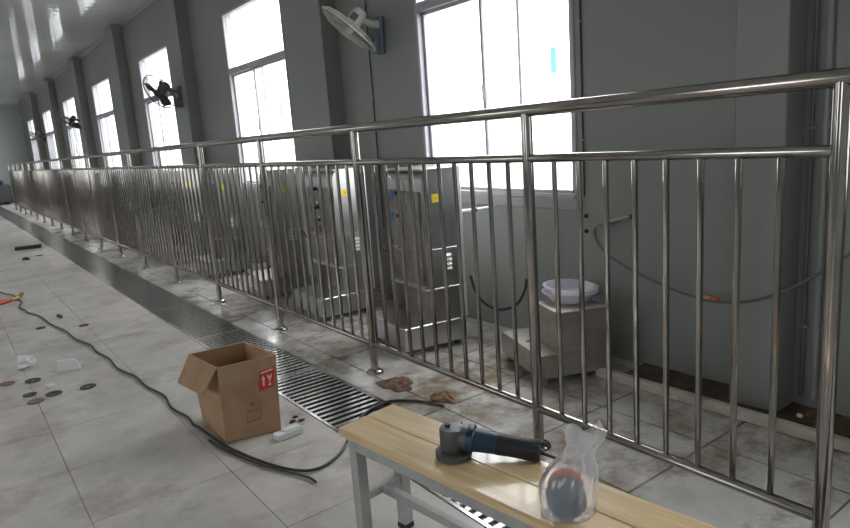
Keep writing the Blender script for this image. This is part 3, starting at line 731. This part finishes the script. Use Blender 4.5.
MB().hexa([B[0], B[1], B[2], B[3]] + [p + Vector((0, 0, 0.004)) for p in B]).build('bottom_panel', M_CARDIN, cb)
# flap folded out on the aisle side, and torn low flaps inside
a, c = T[3] + Vector((0, -0.01, 0)), T[0]
d1 = Vector((-0.085, -0.085, -0.085)); d2 = Vector((-0.095, -0.05, -0.10))
MB().hexa([a, c, c + Vector((-0.075, 0.0, -0.098)), a + Vector((-0.078, -0.045, -0.10))] + [p + Vector((-0.003, 0, 0.005)) for p in (a, c, c + Vector((-0.075, 0.0, -0.098)), a + Vector((-0.078, -0.045, -0.10)))]).build('flap', M_CARD, cb)
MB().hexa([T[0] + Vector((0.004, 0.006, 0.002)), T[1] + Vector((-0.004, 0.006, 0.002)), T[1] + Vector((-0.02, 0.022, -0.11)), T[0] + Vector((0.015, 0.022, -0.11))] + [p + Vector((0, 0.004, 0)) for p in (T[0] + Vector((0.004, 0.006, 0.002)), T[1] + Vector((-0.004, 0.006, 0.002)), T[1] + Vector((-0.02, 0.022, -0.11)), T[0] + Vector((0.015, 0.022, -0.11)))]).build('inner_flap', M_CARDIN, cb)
def on_front(u, v, lift=0.0012):
    p = B[0].lerp(B[1], u).lerp(T[0].lerp(T[1], u), v); nrm = (B[1] - B[0]).cross(T[0] - B[0]).normalized(); return p + nrm * lift
def front_quad(name, us, m, par, lift=0.0012):
    k = len(us); mb = MB(); mb.v = [tuple(on_front(u, v, lift)) for u, v in us] + [tuple(on_front(u, v, lift - 0.0008)) for u, v in us]
    mb.f = [tuple(range(k)), tuple(reversed(range(k, 2 * k)))] + [(i, (i + 1) % k, k + (i + 1) % k, k + i) for i in range(k)]
    return mb.build(name, m, par)
lb = front_quad('red_label', [(0.66, 0.575), (0.93, 0.60), (0.955, 0.855), (0.70, 0.835)], M_RED, cb)
for us in ([(0.715, 0.80), (0.925, 0.82), (0.927, 0.838), (0.717, 0.818)],                                                # a line of small print
           [(0.735, 0.635), (0.765, 0.635), (0.765, 0.72), (0.785, 0.72), (0.75, 0.775), (0.715, 0.72), (0.735, 0.72)],      # this side up arrow
           [(0.83, 0.63), (0.885, 0.63), (0.885, 0.645), (0.866, 0.65), (0.866, 0.69), (0.90, 0.74), (0.90, 0.775), (0.86, 0.745), (0.82, 0.775), (0.82, 0.74), (0.852, 0.69), (0.852, 0.65), (0.83, 0.645)]):   # wine glass
    front_quad('label_print', us, M_PALE, lb, 0.0021)
front_quad('printed_dot', [(0.52 + 0.04 * math.cos(t * PI / 6), 0.43 + 0.028 * math.sin(t * PI / 6)) for t in range(12)], M_FADED, cb)
for us in ([(0.40, 0.20), (0.66, 0.22), (0.66, 0.232), (0.40, 0.212)], [(0.41, 0.335), (0.67, 0.355), (0.67, 0.366), (0.41, 0.346)], [(0.40, 0.2), (0.415, 0.2), (0.42, 0.335), (0.41, 0.335)], [(0.65, 0.22), (0.66, 0.22), (0.67, 0.355), (0.66, 0.355)]):
    front_quad('printed_line', us, mat('faint_print', (0.27, 0.13, 0.065), 0.85), cb)
front_quad('packing_tape', [(0.0, 0.86), (0.30, 0.875), (0.32, 0.94), (0.30, 0.985), (0.0, 0.97)], M_TAPE, cb)

# ------------------------------------------------------------------ cords on the floor
zc = 0.0075
c1 = smooth_path([(0.10, 8.3, zc), (0.30, 7.75, zc), (0.385, 7.42, zc), (0.43, 7.0, zc), (0.415, 6.55, zc), (0.46, 6.2, zc), (0.56, 5.5, zc), (0.62, 4.9, zc), (0.66, 4.45, zc), (0.70, 3.95, zc), (0.735, 3.5, zc), (0.755, 3.1, zc), (0.768, 2.8, zc), (0.79, 2.575, zc), (0.83, 2.40, zc), (0.88, 2.25, zc), (0.935, 2.16, zc), (0.995, 2.135, zc), (1.07, 2.16, zc), (1.15, 2.22, zc), (1.28, 2.36, zc), (1.42, 2.46, zc), (1.54, 2.475, zc), (1.62, 2.41, zc), (1.665, 2.325, zc), (1.69, 2.24, zc)], 7)
for i in range(2, len(c1) - 2): c1[i] = c1[i] + Vector((0.010 * math.sin(i * 0.9) + 0.007 * math.sin(i * 0.37 + 1), 0, 0)) if c1[i].y > 2.9 else c1[i]
o = MB().tube(c1, 0.0058, 8).build('extension_cord', M_CORD, None, off=(0.10, 8.3, 0.0))
offc = Vector((0.10, 8.3, 0))
MB().tube([Vector(q) - offc for q in ((0.22, 6.92, 0.02), (0.30, 7.0, 0.02), (0.375, 7.06, 0.018))], [0.020, 0.024, 0.016], 10).build('plug', M_ORANGE, o)
MB().tube([Vector(q) - offc for q in ((0.375, 7.06, 0.018), (0.44, 7.12, 0.016))], 0.014, 8).build('plug_neck', M_BRASS, o)
MB().tube([Vector(q) - offc for q in ((0.44, 7.12, 0.016), (0.475, 7.22, 0.03))], 0.016, 8).build('plug_cap', mat('dark_amber', (0.2, 0.11, 0.03), 0.5), o)
tag(o, 'long black extension cord with an orange plug snaking over the floor', 'cord')
c2 = smooth_path([(0.752, 2.70, zc), (0.764, 2.58, zc), (0.808, 2.40, zc), (0.86, 2.25, zc), (0.90, 2.16, zc), (0.925, 2.10, zc), (0.93, 2.05, zc)], 7)
o = MB().tube(c2, 0.005, 8).build('loose_cord', M_CORD, None, off=(0.752, 2.70, 0.0)); tag(o, 'short loose black cord end lying beside the carton corner', 'cord')

# ------------------------------------------------------------------ litter on the floor
def lump(name, m, loc, d, seed, lab, cat, sub=2, grp=None, jag=0.3):
    rr = random.Random(seed); bm = bmesh.new(); bmesh.ops.create_icosphere(bm, subdivisions=sub, radius=0.5)
    for v in bm.verts:
        k = 1 + rr.uniform(-jag, jag); v.co = Vector((v.co.x * d[0] * k, v.co.y * d[1] * k, max(v.co.z, -0.36) * d[2] * k))
    lo = min(v.co.z for v in bm.verts)
    for v in bm.verts: v.co.z -= lo
    me = bpy.data.meshes.new(name); bm.to_mesh(me); bm.free(); me.materials.append(m)
    o = link(name, me, None, loc); tag(o, lab, cat, grp); return o
lump('crumpled_paper', M_FOAM, (0.245, 4.60, 0), (0.10, 0.10, 0.07), 1, 'crumpled white paper scrap on the floor among worn discs', 'paper', 2, None, 0.5)
MB().hexa([(0.0, 0.0, 0.03), (0.075, -0.03, 0.075), (0.085, -0.01, 0.078), (0.01, 0.03, 0.034), (0, 0, 0.034), (0.075, -0.03, 0.079), (0.085, -0.01, 0.082), (0.01, 0.03, 0.038)]).build('paper_corner', M_FOAM, bpy.data.objects['crumpled_paper'])
fo = MB().hexa([(0, 0, 0), (0.17, -0.05, 0), (0.185, 0.06, 0), (0.02, 0.10, 0), (0.01, 0.01, 0.075), (0.145, -0.035, 0.07), (0.155, 0.05, 0.06), (0.03, 0.085, 0.068)]).build('foam_block', M_FOAM)
fo.scale = (0.72, 0.78, 0.85); fo.location = (0.385, 4.33, 0.001); tag(fo, 'rounded white foam chunk on the floor beside the worn discs', 'foam')
lump('foam_crumb', M_FOAM, (0.315, 4.06, 0), (0.05, 0.06, 0.035), 4, 'small white foam crumb between the worn black discs', 'foam', 1)
WD = [(0.252, 4.276, M_DISC, 'worn black grinding disc beside the crumpled white paper'), (0.211, 4.021, M_DISC, 'small worn black grinding disc beside the rusty red disc'),
      (0.315, 3.93, M_DISC, 'worn black grinding disc under the small foam crumb'), (0.479, 3.90, M_DISC, 'worn black grinding disc lying apart toward the carton'),
      (0.128, 4.342, M_DISCR, 'rusty red worn grinding disc beside the crumpled paper'), (0.225, 3.88, M_DISCR, 'faded reddish worn grinding disc in front of the black ones'),
      (0.45, 5.65, M_DISC, 'small black disc lying beside the black cord'), (0.715, 5.44, M_DISC, 'small black disc lying between cord and drain')]
for i, (x, yy, m, lab) in enumerate(WD):
    r = 0.041 if i not in (1, 6, 7) else 0.035
    o = MB().lathe([(0.009, 0.0), (r, 0.0), (r, 0.0035), (0.016, 0.004), (0.012, 0.002), (0.009, 0.002), (0.009, 0.0)], 24, caps=False).build('grinding_disc', m)
    o.location = (x, yy, 0.002); o.rotation_euler = (random.uniform(-.03, .03), random.uniform(-.03, .03), 0); tag(o, lab, 'disc', 'worn grinding discs on the floor')
ob = MB().box((0, 0, 0.014), (0.12, 0.05, 0.028), 0, 0.003).build('foam_strip', M_FOAM); ob.location = (1.03, 2.50, 0.001); ob.rotation_euler = (0, 0, math.radians(5))
MB().box((0.018, 0, 0.031), (0.075, 0.036, 0.008), 0.05, 0.002).build('upper_layer', M_FOAM, ob)
tag(ob, 'small white foam strip on the floor beside the carton', 'foam')
ob = MB().box((0, 0, 0.025), (0.34, 0.12, 0.05), 0, 0.005).build('steel_offcut', M_BLACK); ob.location = (0.94, 11.35, 0.001); ob.rotation_euler = (0, 0, math.radians(-12))
tag(ob, 'black bar lying on the aisle floor far beyond the cord', 'bar')
lump('dark_scrap', M_BLACK, (0.78, 10.05, 0), (0.09, 0.12, 0.05), 8, 'small black scrap on the floor near the black bar', 'scrap', 1)
lump('dark_scrap', M_DISC, (0.97, 10.3, 0), (0.10, 0.10, 0.012), 9, 'flat grey scrap on the floor near the black bar', 'scrap', 1)
lump('dark_scrap', M_DISC, (0.62, 5.95, 0), (0.05, 0.20, 0.012), 10, 'thin tan splinter lying along the black cord', 'scrap', 1)
for i, (x, yy) in enumerate(((1.11, 2.62), (1.14, 2.66), (1.145, 2.60))):
    lump('black_bit', M_BLACK, (x, yy, 0), (0.03, 0.025, 0.01), 20 + i, 'tiny black bit on the floor between carton and drain', 'scrap', 1, 'black bits by the carton')
# limp brown rags near the second post
def rag(x, yy, w, d, seed, lab):
    rr = random.Random(seed); k = 12; mb = MB(); ph = [rr.uniform(0, 6) for _ in range(5)]
    for top in (1, 0):
        for i in range(k + 1):
            for j in range(k + 1):
                u, v = i / k * 2 - 1, j / k * 2 - 1
                rad = math.hypot(u, v) / max(abs(u), abs(v), 1e-6) if (u or v) else 1
                e = 1 + 0.16 * math.sin(3 * math.atan2(v, u) + ph[0]) + 0.10 * math.sin(7 * math.atan2(v, u) + ph[1])
                z = 0.004 + (0.010 + 0.010 * math.sin(6 * u + ph[2]) * math.cos(5 * v + ph[3]) + 0.006 * math.sin(11 * u * v + ph[4])) * (1 - max(abs(u), abs(v)) ** 4)
                mb.v.append((u / rad * w * e, v / rad * d * e, max(0.004, z) if top else 0.001))
    n1 = (k + 1) ** 2
    for i in range(k):
        for j in range(k):
            q = i * (k + 1) + j; mb.f.append((q, q + 1, q + k + 2, q + k + 1)); mb.f.append((n1 + q, n1 + q + k + 1, n1 + q + k + 2, n1 + q + 1))
    edge = [i * (k + 1) for i in range(k + 1)] + [k * (k + 1) + j for j in range(1, k + 1)] + [i * (k + 1) + k for i in range(k - 1, -1, -1)] + [j for j in range(k - 1, 0, -1)]
    for i in range(len(edge)): a, b2 = edge[i], edge[(i + 1) % len(edge)]; mb.f.append((a, b2, n1 + b2, n1 + a))
    o = mb.build('brown_rag', M_RAG, None, 60); o.location = (x, yy, 0.001); tag(o, lab, 'rag', 'brown rags on the floor'); return o
rag(1.70, 2.64, 0.08, 0.10, 1, 'limp brown rag on the floor beside a railing post')
rag(1.755, 2.33, 0.05, 0.075, 2, 'limp brown rag on the floor behind the bench end')

# ------------------------------------------------------------------ far end: dark tank by the end of the railing
tk = thing('covered_stack', 'dark low covered stack on the floor against the far end wall', 'stack', (1.35, 26.3, 0))
MB().b2(-1.2, 0.62, -0.45, 0.45, 0.05, 0.66, 0.05).build('cover', M_SHEET, tk)
MB().b2(-1.0, 0.45, -0.35, 0.38, 0.66, 0.82, 0.06).build('upper_cover', M_SHEET, tk)
for x in (-1.0, -0.3, 0.45): MB().b2(x - 0.06, x + 0.06, -0.4, 0.4, 0, 0.05).build('skid', M_DARK, tk)
